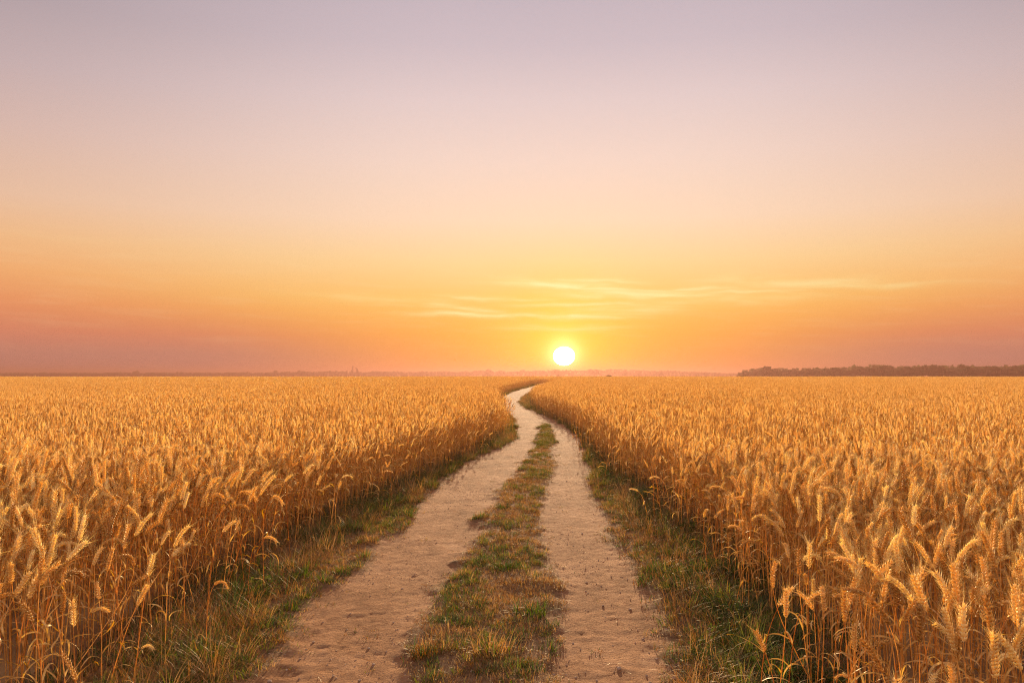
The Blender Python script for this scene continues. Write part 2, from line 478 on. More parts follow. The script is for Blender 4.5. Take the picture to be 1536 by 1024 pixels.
def patch(name, packs, size, dens, seed, zvar=.10):
    r = np.random.default_rng(seed); n = int(size*size*dens)
    k = int(math.ceil(math.sqrt(n))); gx, gy = np.meshgrid(np.arange(k), np.arange(k))
    X = ((gx.ravel()+r.uniform(0, 1, k*k))/k-.5)*size; Y = ((gy.ravel()+r.uniform(0, 1, k*k))/k-.5)*size
    Vs = []; Ts = []; Ms = []; Tn = []; off = 0
    for x, y in zip(X, Y):
        V, t, m = packs[r.integers(len(packs))]
        a = r.uniform(0, 2*np.pi) if r.random() < .6 else r.normal(.4, .9)
        c, s = math.cos(a), math.sin(a); sc = r.normal(1, zvar); q = r.uniform(.8, 1.2)
        lx, ly = r.normal(0, .09, 2)
        W = np.stack([(V[:, 0]*c-V[:, 1]*s)*q+x+lx*V[:, 2], (V[:, 0]*s+V[:, 1]*c)*q+y+ly*V[:, 2], V[:, 2]*sc], 1)
        Vs.append(W); Ts.append(t+off); Ms.append(m); off += len(V); Tn.append(np.full(len(V), r.random()))
    me = fast_mesh(name, np.concatenate(Vs), np.concatenate(Ts), [M_STEM, M_EAR, M_LEAF])
    me.polygons.foreach_set('material_index', np.concatenate(Ms).astype(np.int32))
    q = me.attributes.new('tint', 'FLOAT', 'POINT'); q.data.foreach_set('value', np.concatenate(Tn).astype(np.float32))
    return me

pm = [pack(b) for b in MIDS]; pl = [pack(b) for b in LOWS]
MID_SINGLE = []
for i, (V, t, m) in enumerate(pm[:14]):
    me = fast_mesh('wheat_mid', V, t, [M_STEM, M_EAR, M_LEAF]); me.polygons.foreach_set('material_index', m.astype(np.int32)); MID_SINGLE.append(me)
PATCH1 = [patch('wheat_patch', pm, 1.0, 145, 500+i) for i in range(7)]
PATCH4 = [patch('wheat_spread', pl, 4.0, 70, 600+i, .17) for i in range(6)]

NH, NM, N1 = len(HI), len(MID_SINGLE), len(PATCH1)
protos = [p.me_all for p in HI]+MID_SINGLE+PATCH1+PATCH4

def height_mul(x, y):
    return 1+.05*sstep(-.8, -1.6, x)*sstep(9, 6, y)+.10*fbm(np.asarray(x)/2.6, np.asarray(y)/3.4, 71, 3)+.06*fbm(np.asarray(x)/14, np.asarray(y)/20, 73, 2)+.085*sstep(14, 40, y)*fbm(np.asarray(x)/34, np.asarray(y)/7, 79, 3)

FIELD_END = 330.0
singles = []; p_pos = []; p_idx = []; p_rot = []; p_scl = []
def in_view_band(x0, x1, y1): 
    lim = .70*max(y1, 0)+3
    return x1 > -lim and x0 < lim
def edges_range(y0, y1):
    q = np.linspace(y0, y1, 7); return lane_edge(q, -1), lane_edge(q, 1)
def add_patch(kind, cx, cy, size):
    r = rng
    i = (NH+NM+r.integers(N1)) if kind == 1 else (NH+NM+N1+r.integers(len(PATCH4)))
    p_pos.append((cx, cy, float(g(cx, cy))-.05)); p_idx.append(i)
    p_rot.append((0, 0, r.integers(4)*math.pi/2)); s = float(height_mul(cx, cy))*r.uniform(.985, 1.015)
    p_scl.append((1.02*(-1 if r.random() < .5 else 1), 1.02, s))
def cell(x0, y0, s):
    x1, y1 = x0+s, y0+s
    if not in_view_band(x0, x1, y1): return
    el, er = edges_range(y0, y1)
    if y0 < 160 and x0 > el.max()+.05 and x1 < er.min()-.05: return
    full = (x1 < el.min()-.12) or (x0 > er.max()+.12) or y0 >= 160
    if full and s == 4 and y0 >= 84: add_patch(4, x0+2, y0+2, 4); return
    if full and s == 1 and y0 >= 11: add_patch(1, x0+.5, y0+.5, 1); return
    if s > 1:
        h = s/2
        for a in (0, 1):
            for b in (0, 1): cell(x0+a*h, y0+b*h, h)
        return
    singles.append((x0, y0))
for iy in range(0, int(FIELD_END/4)):
    for ix in range(-70, 70): cell(ix*4, iy*4, 4.0)

# single plants: jittered grid in the remaining one-metre cells
sx, sy = [], []
for x0, y0 in singles:
    d = 90 if y0 < 6 else 125 if y0 < 9 else 150 if y0 < 14 else 135 if y0 < 45 else 90
    k = int(math.sqrt(d)); gx, gy = np.meshgrid(np.arange(k), np.arange(k))
    sx.append(x0+(gx.ravel()+rng.uniform(0, 1, k*k))/k); sy.append(y0+(gy.ravel()+rng.uniform(0, 1, k*k))/k)
sx = np.concatenate(sx); sy = np.concatenate(sy)
el, er = lane_edge(sy, -1), lane_edge(sy, 1)
inside = np.maximum(el-sx, sx-er)            # distance into the crop
inside = np.where(inside > 0, np.minimum(inside, sy-np.where(sx < 0, 3.75, 2.75)+.02), inside)
fringe = rng.random(len(sx))
keep = (inside > .0) | ((inside > -.22) & (fringe < .16)) | ((inside > -.45) & (fringe < .025))
front = np.where(sx < 0, 3.75+.14*vnoise(sx*1.9, sx*0, 15), 2.75+.12*vnoise(sx*1.9, sx*0, 16))
keep &= (sy > front) & (np.hypot(sx, sy) > 1.5) & (np.abs(sx) < .70*sy+2.5)
keep &= ~((inside > 0) & (inside < .12) & (fringe < .3))
sx, sy, inside = sx[keep], sy[keep], inside[keep]
n = len(sx)
s_hi = sy < 10
idx = np.where(s_hi, rng.integers(0, NH, n), NH+rng.integers(0, NM, n))
# upright plants are the most common ones
up = rng.random(n) < .42
idx = np.where(s_hi & up, rng.integers(0, 13, n), idx)
yaw = np.where(rng.random(n) < .55, rng.uniform(0, 2*np.pi, n), rng.normal(.4, 1.0, n))
edge = np.clip(1-inside/.35, 0, 1)
side = np.where(sx < 0, 1, -1)               # towards the lane
lean_x = rng.normal(0, .065, n); lean_y = rng.normal(0, .065, n)+edge*side*np.abs(rng.normal(.04, .09, n))
hm = height_mul(sx, sy)*rng.normal(1.03, .075, n)*np.where(inside < .05, rng.uniform(.6, 1.02, n), 1)
stray = (inside < .25) & (rng.random(n) < .10)
lean_x = np.where(stray, rng.normal(0, .30, n), lean_x); lean_y = np.where(stray, rng.normal(0, .34, n), lean_y)
wid = rng.uniform(1.0, 1.25, n)
sz = g(sx, sy)-.05

# ------------------------------------------------------------------ individual stalks
def project(x, y, z):
    return CX+F*x/y, YH-F*(z-CAM_H)/y

def stalk(p, loc, rot, scl, label, group):
    e = empty('wheat_stalk', loc); e.rotation_euler = rot; e.scale = scl
    tag(e, label, 'wheat stalk', group)
    link('stem', p.me_stem, e); link('ear', p.me_ear, e)
    for l in p.me_leaves: link('leaf', l, e)
    return e

UPS = [i for i, k in enumerate(KINDS) if k == 'up']; LEANS = [i for i, k in enumerate(KINDS) if k == 'lean']; NODS = [i for i, k in enumerate(KINDS) if k == 'nod']
# (ear centre in the photo, plant variant, scale, yaw, label)
HEROES = [
 (150, 912, NODS[0], .86, -.15, 'arching wheat stalk whose ear hangs over to the right above the bottom left stems'),
 (332, 872, NODS[3], .80, -.5, 'wheat stalk with one pale ear hanging straight down over the left verge grass'),
 (40, 915, LEANS[0], .98, 2.9, 'leaning wheat stalk with a thick ear tipped left beside the bottom left corner'),
 (98, 846, LEANS[1], 1.04, .2, 'wheat stalk with a pale ear tilted up to the right above the bottom left stems'),
 (62, 845, UPS[0], 1.06, .4, 'tall upright wheat stalk with a full ear near the left picture edge'),
 (165, 838, UPS[3], 1.0, 1.4, 'wheat stalk with a bright bristly ear low in front of the left stems'),
 (105, 998, LEANS[2], .84, 3.0, 'short wheat stalk with its ear bowed left in the bottom left corner'),
 (222, 968, NODS[1], .62, -.3, 'bent short wheat stalk whose ear droops onto the left verge'),
 (270, 803, LEANS[3], 1.0, .05, 'wheat stalk with a long pale ear lying almost level over the left field edge'),
 (407, 806, NODS[2], .84, -.2, 'wheat stalk with a pale ear hanging at the left field corner beside the verge'),
 (110, 764, LEANS[4], 1.08, 3.1, 'wheat stalk with a level dark ear above the left canopy'),
 (1205, 800, NODS[0], 1.02, 3.3, 'wheat stalk arching left with a bristly ear at the right field edge'),
 (1355, 803, NODS[1], 1.08, 3.0, 'wheat stalk with a pale curled ear arching left over the right canopy'),
 (1120, 812, NODS[2], .90, 3.4, 'wheat stalk with a short ear hanging out over the right verge'),
 (1238, 880, NODS[3], .86, 2.7, 'wheat stalk with a drooping ragged ear low in front of the right stems'),
 (1278, 886, UPS[1], .98, .3, 'upright wheat stalk with a sunlit ear leaning right among the right front stems'),
 (1320, 915, LEANS[0], 1.08, 3.1, 'stout wheat stalk with a big ear leaning left in the right front row'),
 (1352, 880, LEANS[1], 1.12, 3.0, 'tall stout wheat stalk with a plump ear leaning left over its right hand neighbours'),
 (1440, 890, UPS[2], 1.12, 2.6, 'tall wheat stalk with a broad upright ear near the right picture edge'),
 (1310, 982, LEANS[2], .96, 3.1, 'wheat stalk with a plump ear slanting up to the left at the bottom right'),
 (1262, 1012, NODS[0], .60, 3.5, 'short bent wheat stalk with a pale ear at the bottom right beside the grass'),
 (1490, 800, UPS[4], 1.14, .3, 'tall wheat stalk with a bristly upright ear by the right picture edge'),
 (1516, 975, LEANS[3], 1.0, 2.9, 'wheat stalk with a plump ear slanting left in the bottom right corner'),
 (1425, 945, UPS[5], 1.04, 2.9, 'upright wheat stalk with a heavy ear in the middle of the bottom right stand'),
]
hero_xy = []
for px, py, k, s, yw, lab in HEROES:
    p = HI[k]; c = p.ear_center*s; z = c[2]-.05
    d = F*(CAM_H-z)/(py-YH)
    x = (px-CX)/F*d-(c[0]*math.cos(yw)-c[1]*math.sin(yw)); y = d-(c[0]*math.sin(yw)+c[1]*math.cos(yw))
    stalk(p, (x, y, float(g(x, y))-.05), (0, 0, yw), (s, s, s), lab, None)
    hero_xy.append((x, y))
hero_xy = np.array(hero_xy)

tops = np.array([HI[k].top if k < NH else .8 for k in idx])
px, py = project(sx, sy, sz+tops*hm)
vis = s_hi & (px > -15) & (px < 1551) & (py < 1040) & (py > 0)
score = np.where(vis, (1/np.maximum(sy, .5))*np.where(inside < .25, 1.5, 1.0), -1)
N_IND = 300-len(HEROES)
pickd = np.argsort(-score)[:N_IND]
mask = np.zeros(n, bool); mask[pickd] = True
words_ = {'up': 'upright', 'lean': 'leaning', 'nod': 'nodding'}
for i in pickd:
    p = HI[idx[i]]; sd = 'left' if sx[i] < 0 else 'right'; ed = inside[i] < .25
    k = words_[p.kind]
    ear = {'up': 'a straight ear', 'lean': 'a tilted ear', 'nod': 'a bowed ear'}[p.kind]
    lab = ('golden wheat stalk with %s in the %s field\'s outermost row beside the track' if ed else 'golden wheat stalk with %s in the near corner of the %s field') % (ear, sd)
    grp = '%s wheat stalks %s the %s field' % (k, 'along the track edge of' if ed else 'in the near corner of', sd)
    stalk(p, (sx[i], sy[i], sz[i]), (lean_x[i], lean_y[i], yaw[i]), (wid[i], wid[i], hm[i]), lab, grp)

r_ = ~mask
P = np.concatenate([np.stack([sx, sy, sz], 1)[r_], np.array(p_pos)])
I = np.concatenate([idx[r_], np.array(p_idx)])
RO = np.concatenate([np.stack([lean_x, lean_y, yaw], 1)[r_], np.array(p_rot)])
SL = np.concatenate([np.stack([wid, wid, hm], 1)[r_], np.array(p_scl)])
scatter('wheat', protos, P, I, RO, SL, 'dense ripe golden wheat filling the fields on both sides of the track', 'wheat')

# ------------------------------------------------------------------ grass
def blade(mb, r, h, w, spread, curl, segs=4, m=0):
    a = r.uniform(0, 2*np.pi); rad = spread*math.sqrt(r.random()); b = r.uniform(0, 2*np.pi)
    p = np.array([rad*math.cos(b), rad*math.sin(b), -.01])
    if r.random() < .6: a = b+r.normal(0, .6)
    out = np.array([math.cos(a), math.sin(a), 0]); sd = np.array([-math.sin(a), math.cos(a), 0])
    th = r.uniform(0, .5); c = r.uniform(.3, 1)*curl; o = [p]
    for i in range(1, segs+1):
        q = th+c*(i/segs)**1.2; o.append(o[-1]+h/segs*(out*math.sin(q)+np.array([0, 0, math.cos(q)])))
    u = np.linspace(0, 1, segs+1)
    ribbon(mb, np.array(o), w*(1-u)**.7+.0002, np.repeat(sd[None], segs+1, 0), m)

def tuft(seed, n, h, w, spread, curl, mixdry, segs=4):
    r = np.random.default_rng(seed); b = MB()
    for _ in range(n): blade(b, r, h*r.uniform(.5, 1.15), w*r.uniform(.7, 1.2), spread, curl, segs, 1 if r.random() < mixdry else 0)
    return b.mesh('grass_tuft', [M_GREEN, M_DRY])
GP = []
for i in range(4): GP.append(tuft(700+i, 42, .075, .0022, .055, 1.1, .18))         # 0-3 short green
for i in range(4): GP.append(tuft(710+i, 40, .065, .0016, .065, 1.7, .93))         # 4-7 short dry
for i in range(3): GP.append(tuft(720+i, 55, .15, .0026, .07, 1.3, .25))           # 8-10 tall green
for i in range(3): GP.append(tuft(730+i, 22, .27, .0013, .07, 2.4, .97, 6))        # 11-13 wiry dry
for i in range(3): GP.append(tuft(740+i, 34, .035, .0020, .07, 1.9, .5))           # 14-16 low clover-like mat

def weed(seed):
    """low broad-leaved weed: a clump of oval leaves on short stems"""
    r = np.random.default_rng(seed); b = MB()
    for _ in range(60):
        a = r.uniform(0, 6.28); d = .09*math.sqrt(r.random()); z = r.uniform(.02, .15)*(1-d*4)
        p = np.array([d*math.cos(a), d*math.sin(a), z]); L = r.uniform(.014, .034); el = r.uniform(-.3, .9); aa = a+r.normal(0, .8)
        dr = np.array([math.cos(aa)*math.cos(el), math.sin(aa)*math.cos(el), math.sin(el)]); sd = np.array([-math.sin(aa), math.cos(aa), r.normal(0, .25)])
        u = np.linspace(0, 1, 6); P = p+dr*L*u[:, None]; P[:, 2] -= .3*L*u**2
        ribbon(b, P, L*.30*np.sin(np.pi*np.clip(u*.93+.05, 0, 1)), np.repeat(sd[None], 6, 0), 0)
        if r.random() < .5: ribbon(b, np.stack([p*[.3, .3, 0], p*[.7, .7, .6], p]), np.array([.0012, .001, .0008]), np.repeat(sd[None], 3, 0), 0)
    return b.mesh('weed', [M_WEED, M_DRY])
for i in range(3): GP.append(weed(750+i))                                          # 17-19 broad-leaved weeds

def scatter_grass():
    r = np.random.default_rng(11)
    out = []
    for y0, y1, d in ((3.2, 7, 420), (7, 14, 320), (14, 28, 210), (28, 60, 120), (60, 125, 60)):
        yc = (y0+y1)/2
        A = 0
        ys = r.uniform(y0, y1, int((y1-y0)*6.5*d)); 
        l = lane_edge(ys, -1)-.35; rr = lane_edge(ys, 1)+.35
        xs = l+(rr-l)*r.random(len(ys))
        k = r.random(len(ys)) < (rr-l)/6.5
        out.append((xs[k], ys[k]))
    x = np.concatenate([o[0] for o in out]); y = np.concatenate([o[1] for o in out])
    rut, road, mid = rut_mask(x, y)
    el, er = lane_edge(y, -1), lane_edge(y, 1)
    ins = np.maximum(el-x, x-er)
    u = r.random(len(x))
    cl = fbm(x*1.3, y*.9, 91, 3); cl2 = fbm(x*3.5, y*2.6, 92, 2)
    p = np.zeros(len(x))
    verge = (1-road)
    p = np.where(verge > .5, .82+.5*cl2, p)
    p = np.where((mid > .35), .98+.5*cl2, p)
    p = np.where(ins > .05, .4, p)
    p = np.where((rut > .3), .012+.85*np.clip(.85-rut, 0, 1)*np.clip(cl2+.55, 0, 1), p)
    keep = u < p
    x, y, ins, rut, mid, cl, cl2 = [q[keep] for q in (x, y, ins, rut, mid, cl, cl2)]
    n = len(x); v = r.random(n)
    vergef = (mid < .5)
    # near the crop the grass is greener and taller; the middle strip is mostly dry with green patches
    dist_crop = np.clip(-ins, 0, 2)
    green = np.where(vergef, .60-.35*sstep(.25, .9, dist_crop)+.5*cl, .36+.95*cl+.25*sstep(12, 25, y))
    isg = v < green
    k = np.where(isg, r.integers(0, 4, n), r.integers(4, 8, n))
    w = r.random(n)
    k = np.where(isg & vergef & (dist_crop < .55) & (w < .40), r.integers(8, 11, n), k)
    k = np.where((~isg) & vergef & (dist_crop < .7) & (w < .38), r.integers(11, 14, n), k)
    k = np.where(vergef & (dist_crop < .6) & (w > .80) & (cl > -.1), r.integers(17, 20, n), k)
    k = np.where((rut > .2) | (w > .86), r.integers(14, 17, n), k)
    z, _ = relief(x, y)
    s = r.uniform(.65, 1.35, n)*np.where(mid > .5, .95, 1.05)*(1+.4*sstep(25, 90, y))
    rot = np.stack([r.normal(0, .12, n), r.normal(0, .12, n), r.uniform(0, 6.28, n)], 1)
    scatter('grass', GP, np.stack([x, y, z-.006], 1), k, rot, np.stack([s, s, s*r.uniform(.75, 1.15, n)], 1), 'mixed green and dry grass on the verges and the middle strip of the track', 'grass')
scatter_grass()

# distinct bigger tufts
def big_tuft(seed, n, h, dry):
    r = np.random.default_rng(seed); b = MB()
    for _ in range(n): blade(b, r, h*r.uniform(.45, 1.15), .0032*r.uniform(.7, 1.2), .10, 1.25, 5, 1 if r.random() < dry else 0)
    return b.mesh('grass_tuft', [M_GREEN, M_DRY])
BT = [big_tuft(760, 170, .26, .12), big_tuft(761, 130, .13, .12), big_tuft(762, 150, .15, .75), big_tuft(763, 150, .20, .3)]
TUFTS = [
 (958, 752, 0, 1.1, 'tall dark green grass tuft leaning out of the right verge halfway along the field edge'),
 (1128, 985, 0, .95, 'big dark green grass tuft at the foot of the bottom right wheat'),
 (760, 855, 1, 1.1, 'bright green grass tuft on the middle strip where it narrows between the ruts'),
 (715, 848, 1, .8, 'dark small grass tuft at the left rim of the middle strip'),
 (795, 925, 1, 1.25, 'green grass tuft on the right rim of the middle strip near the bottom'),
 (690, 938, 1, .9, 'flat green tuft on the left rim of the middle strip near the bottom'),
 (755, 765, 1, .9, 'green grass tuft on the middle strip beyond the narrow stretch'),
 (440, 870, 1, 1.5, 'broad green grass tuft on the left verge beside the first wheat corner'),
 (488, 790, 3, .9, 'dark green weedy tuft under the left wheat edge'),
 (600, 745, 3, 1.0, 'green grass tuft against the left wheat edge farther up the track'),
 (985, 860, 1, 1.2, 'low green tuft on the right verge beside the rut'),
 (740, 985, 2, 1.2, 'straw coloured grass tuft at the near end of the middle strip'),
 (640, 985, 2, 1.0, 'dry orange tuft on the left rim of the middle strip near its close end'),
 (385, 935, 2, 1.0, 'dry straw tuft beside the bottom left corner of the track'),
]
for px, py, k, s, lab in TUFTS:
    d = depth_of(py); x = (px-CX)/F*d; z = float(relief(np.array([x]), np.array([d]))[0][0])-.01
    o = link('grass_tuft', BT[k]); o.location = (x, d, z); o.rotation_euler = (0, 0, px*.37); o.scale = (s, s, s)
    tag(o, lab, 'grass tuft')

# ------------------------------------------------------------------ stones, gravel, litter
def stone_mesh(seed):
    import bmesh
    bm = bmesh.new(); bmesh.ops.create_icosphere(bm, subdivisions=2, radius=.5)
    r = np.random.default_rng(seed); cuts = [(r.normal(size=3), r.uniform(.26, .42)) for _ in range(9)]
    for v in bm.verts:
        c = np.array(v.co)
        for nrm, d in cuts:
            nn = nrm/np.linalg.norm(nrm); q = c @ nn
            if q > d: c = c-nn*(q-d)*.9
        v.co = c*np.array([1, .8, .55])
    me = bpy.data.meshes.new('stone'); bm.to_mesh(me); bm.free(); me.materials.append(M_STONE)
    return me
STONES = [stone_mesh(800+i) for i in range(6)]
def scatter_gravel():
    r = np.random.default_rng(21)
    y = 3.4+13*r.random(46000)**1.5; l = ev(L_ROAD, y)-.25; rr = ev(R_ROAD, y)+.25; x = l+(rr-l)*r.random(len(y))
    rut, road, mid = rut_mask(x, y)
    k = r.random(len(y)) < np.where(rut > .6, .10+.65*np.clip(fbm(x*1.6, y*1.1, 44, 3)*2, 0, 1), .5)*(1-.6*mid)
    x, y = x[k], y[k]; n = len(x); z, _ = relief(x, y)
    s = .004+.019*r.random(n)**5
    s = s[:, None]*r.uniform(.7, 1.3, (n, 3))
    scatter('gravel', STONES, np.stack([x, y, z-.12*s.mean(1)], 1), r.integers(0, 6, n), r.uniform(0, 6.28, (n, 3)), s, 'fine gravel and crumbs of earth scattered on the wheel ruts', 'gravel')
scatter_gravel()
SPOTS = [(405,1018,.035,'pale round stone at the outer rim of the left rut at the bottom left'),(560,992,.03,'dark stone lying in the left rut near the bottom'),(604,880,.028,'brown flat stone at the left side of the left rut'),
 (553,968,.026,'small brown stone on the left side of the left rut near the bottom'),(945,910,.03,'dark stone in the right rut beside the verge'),(1010,1016,.032,'pale stone at the bottom right rim of the right rut'),
 (928,1000,.035,'flat pale stone in the right rut near the bottom'),(873,798,.03,'dark stone in the middle of the right rut farther up'),(850,720,.04,'dark lump beside the middle strip in the right rut'),
 (905,905,.024,None),(860,960,.022,None),(965,955,.026,None),(985,985,.02,None),(880,870,.024,None),(520,940,.022,None),(470,960,.026,None),(500,1010,.02,None),(590,930,.02,None),(620,860,.024,None),(905,840,.022,None),(950,870,.022,None),(450,985,.022,None),(1000,945,.022,None),(540,1015,.024,None),(830,1010,.024,None),(895,1015,.02,None),(975,1020,.024,None),(430,1000,.02,None)]
for i, (px, py, s, lab) in enumerate(SPOTS):
    d = depth_of(py); x = (px-CX)/F*d; z = float(relief(np.array([x]), np.array([d]))[0][0])
    o = link('stone', STONES[i % 6]); o.location = (x, d, z+s*.12); o.rotation_euler = (.2*math.sin(i), .2*math.cos(i*2), i*1.7); o.scale = (s*1.1, s*1.1, s)
    sd = 'left' if px < 720 else 'right'
    tag(o, lab or 'small stone half bedded in the dirt of the %s rut' % sd, 'stone', None if lab else 'small stones in the %s rut' % sd)

def scatter_litter():
    r = np.random.default_rng(31); L = []
    for i in range(4):
        b = MB(); q = np.random.default_rng(820+i)
        u = np.linspace(-.5, .5, 5); c = q.uniform(-.3, .3)
        Pp = np.stack([u*.09, c*.06*(1-4*u*u), .002+.01*q.random(5)], 1)
        ribbon(b, Pp, np.full(5, .0012), np.repeat(np.array([[0, 1, .2]]), 5, 0), 0); L.append(b.mesh('straw_bit', [M_DRY]))
    y = 3.4+20*r.random(16000)**1.4; l = lane_edge(y, -1)-.1; rr = lane_edge(y, 1)+.1; x = l+(rr-l)*r.random(len(y))
    rut, road, mid = rut_mask(x, y)
    k = r.random(len(y)) < np.where(rut > .75, .05, .55); x, y = x[k], y[k]; n = len(x); z, _ = relief(x, y)
    s = r.uniform(.5, 1.5, n)[:, None]*np.ones(3)
    scatter('straw_litter', L, np.stack([x, y, z+.003], 1), r.integers(0, 4, n), np.stack([r.normal(0, .2, n), r.normal(0, .2, n), r.uniform(0, 6.28, n)], 1), s, 'dry straw bits lying on the soil along the track', 'straw')
scatter_litter()

# ------------------------------------------------------------------ trees on the horizon
def crown_mesh(seed, n=700, shape='round'):
    r = np.random.default_rng(seed)
    k = 9; lob = r.normal(0, 1, (k, 3)); lob /= np.linalg.norm(lob, axis=1)[:, None]
    if shape == 'round': C = lob*np.array([.33, .33, .28])+[0, 0, .52]; S = r.uniform(.16, .27, k)
    else: C = np.stack([r.normal(0, .05, k), r.normal(0, .05, k), np.linspace(.22, .88, k)], 1); S = np.interp(np.linspace(0, 1, k), [0, .4, 1], [.09, .13, .05])
    j = r.integers(0, k, n); d = r.normal(0, 1, (n, 3)); d /= np.linalg.norm(d, axis=1)[:, None]
    P = C[j]+d*S[j][:, None]*(r.random(n)**.35)[:, None]*np.array([1, 1, .85])
    P[:, 2] = np.maximum(P[:, 2], .06)
    a = r.normal(0, 1, (n, 3)); a /= np.linalg.norm(a, axis=1)[:, None]; b = np.cross(a, r.normal(0, 1, (n, 3))); b /= np.linalg.norm(b, axis=1)[:, None]
    s = r.uniform(.035, .075, n)[:, None]*(1 if shape == 'round' else .7)
    V = np.stack([P-a*s-b*s*.6, P+a*s-b*s*.6, P+a*s+b*s*.6, P-a*s+b*s*.6], 1).reshape(-1, 3)
    return fast_mesh('crown', V, np.arange(4*n).reshape(-1, 4), [M_TREE])
def trunk_mesh(seed):
    b = MB(); r = np.random.default_rng(seed)
    tube(b, np.array([[0, 0, -.02], [.005, 0, .15], [.01, .01, .35], [0, .01, .6]]), np.array([.035, .026, .02, .01]), 7)
    for i in range(5):
        a = i*1.3+r.uniform(0, .5); z0 = .22+.06*i; e = np.array([math.cos(a)*.26, math.sin(a)*.26, z0+.2])
        tube(b, np.array([[0.008, .008, z0], e*.5+np.array([0, 0, z0*.5]), e]), np.array([.014, .01, .003]), 5)
    return b.mesh('trunk', [M_BARK])
CROWNS = [crown_mesh(900+i) for i in range(6)]; SLIM = crown_mesh(950, 500, 'slim'); TRUNKS = [trunk_mesh(960+i) for i in range(2)]
def tree(px, top, w, dist, label, group=None, slim=False, i=0):
    x = (px-CX)/F*dist; z0 = float(g(x, dist))-.06
    h = ((YH-top)/F*dist+CAM_H-z0)*1.12; wd = w/F*dist
    t = empty('tree', (x, dist, z0)); t.rotation_euler = (0, 0, i*2.1); tag(t, label, 'tree', group)
    kx = wd/(.30 if slim else 1.0)
    c = link('crown', SLIM if slim else CROWNS[i % 6], t); c.scale = (kx, kx, h)
    k = link('trunk', TRUNKS[i % 2], t); k.scale = (h*.8, h*.8, h)
    return t
tree(1118, 555.5, 11, 585, 'small round tree standing first at the sun side end of the right wood', i=1)
tree(1150, 550.5, 26, 600, 'broad tree that rises over the sun side end of the right wood', i=2)
tree(1445, 546.5, 22, 600, 'domed tree rising highest between two dips of the right wood', i=3)
tree(1405, 547, 32, 610, 'wide flat-topped tree in the middle of the right wood', i=4)
prof = ([1100,1110,1118,1135,1150,1165,1180,1190,1210,1240,1300,1340,1370,1380,1395,1420,1430,1445,1460,1480,1510,1536,1640],
        [563,562,556,554,551,554,556,554,553,552,549.5,548,551,549,547.5,547.5,551,547.5,551,549,547.5,549,548])
q = 1133; i = 5
while q < 1640:
    tree(q, float(np.interp(q, *prof))+rng.uniform(-.3, 1.3), rng.uniform(17, 27), 590+rng.uniform(-15, 45), 'hazy dark tree merging with its neighbours in the right wood', 'trees of the right wood', i=i)
    q += rng.uniform(10, 15); i += 1
for k, (px, top, w, dist, lab, slim) in enumerate([
 (204, 555.5, 9, 1500, 'lone round tree standing apart on the far left horizon', 0),
 (225, 559, 4, 1500, 'tiny tree just right of the lone round tree on the left horizon', 0),
 (244, 558.5, 5, 1500, 'tiny tree second to the right of the lone round tree on the left horizon', 0),
 (413, 555.5, 9, 1400, 'small round tree at the start of the far tree belt on the left', 0),
 (440, 557, 12, 1400, 'left tree of the broad low clump in the left tree belt', 0),
 (450, 556, 14, 1400, 'right tree of the broad low clump in the left tree belt', 0),
 (486, 557, 7, 1400, 'small tree between the broad clump and the two slim trees', 0),
 (529, 549.5, 3, 1400, 'taller thin one of the two slim trees on the horizon', 1),
 (535.5, 552, 4.5, 1400, 'shorter thicker one of the two slim trees on the horizon', 1),
 (568, 557, 9, 1400, 'low tree a little right of the two slim trees', 0),
 (632, 555, 8, 1400, 'round tree rising above the belt midway between slim trees and sun', 0),
 (733, 554, 10, 1300, 'round tree above the belt left of where the track vanishes', 0),
 (836, 555, 16, 1300, 'low tree on the horizon right below the sun', 0),
 (893, 554.5, 13, 1300, 'round tree on the horizon just right of the sun', 0),
 (938, 555, 11, 1300, 'tree second to the right of the sun on the horizon', 0),
 (960, 556, 9, 1300, 'low tree left beside the biggest crown right of the sun', 0),
 (990, 553.8, 11, 1300, 'biggest round crown on the belt right of the sun', 0),
 (1045, 558, 6, 1300, 'small tree near the thin end of the belt right of the sun', 0),
 (1059, 558.5, 9, 1300, 'low tree next to the thin end of the belt right of the sun', 0)]):
    tree(px, top, w, dist, lab, slim=bool(slim), i=k)

def belt(name, pxs, tops, dist, label, dens=2.6, step=.35):
    """far wood that reads as one mass: leaf clumps filling a band"""
    r = np.random.default_rng(int(dist)); V = []
    x0, x1 = [(p-CX)/F*dist for p in (pxs[0], pxs[-1])]
    n = int((x1-x0)*dens*3); x = r.uniform(x0, x1, n); px_ = x/dist*F+CX
    h = np.interp(px_, pxs, tops); h = (YH-h)/F*dist+CAM_H
    h = h*(1.2+.28*fbm(x/11, x*0, 5, 3)); y = dist+r.uniform(-14, 14, n)
    z = h*r.random(n)**.7
    P = np.stack([x, y, z+g(x, y)*0-.2], 1); P[:, 2] = np.maximum(P[:, 2], .1)
    a = r.normal(0, 1, (n, 3)); a /= np.linalg.norm(a, axis=1)[:, None]; b = np.cross(a, r.normal(0, 1, (n, 3))); b /= np.linalg.norm(b, axis=1)[:, None]
    s = (r.uniform(.10, .20, n)*h.mean())[:, None]
    V = np.stack([P-a*s-b*s, P+a*s-b*s, P+a*s+b*s, P-a*s+b*s], 1).reshape(-1, 3)
    tag(link(name, fast_mesh(name, V, np.arange(4*n).reshape(-1, 4), [M_TREE])), label, 'wood', kind='stuff')
belt('treeline', [-90, 0, 200, 400, 430, 560, 640, 760, 850, 950, 1060, 1075, 1140], [560.3, 560.3, 560.5, 560, 558.6, 559, 559, 557.5, 556.8, 556.8, 559.2, 560.5, 561], 1450, 'thin hazy line of far trees along the horizon', 2.6)
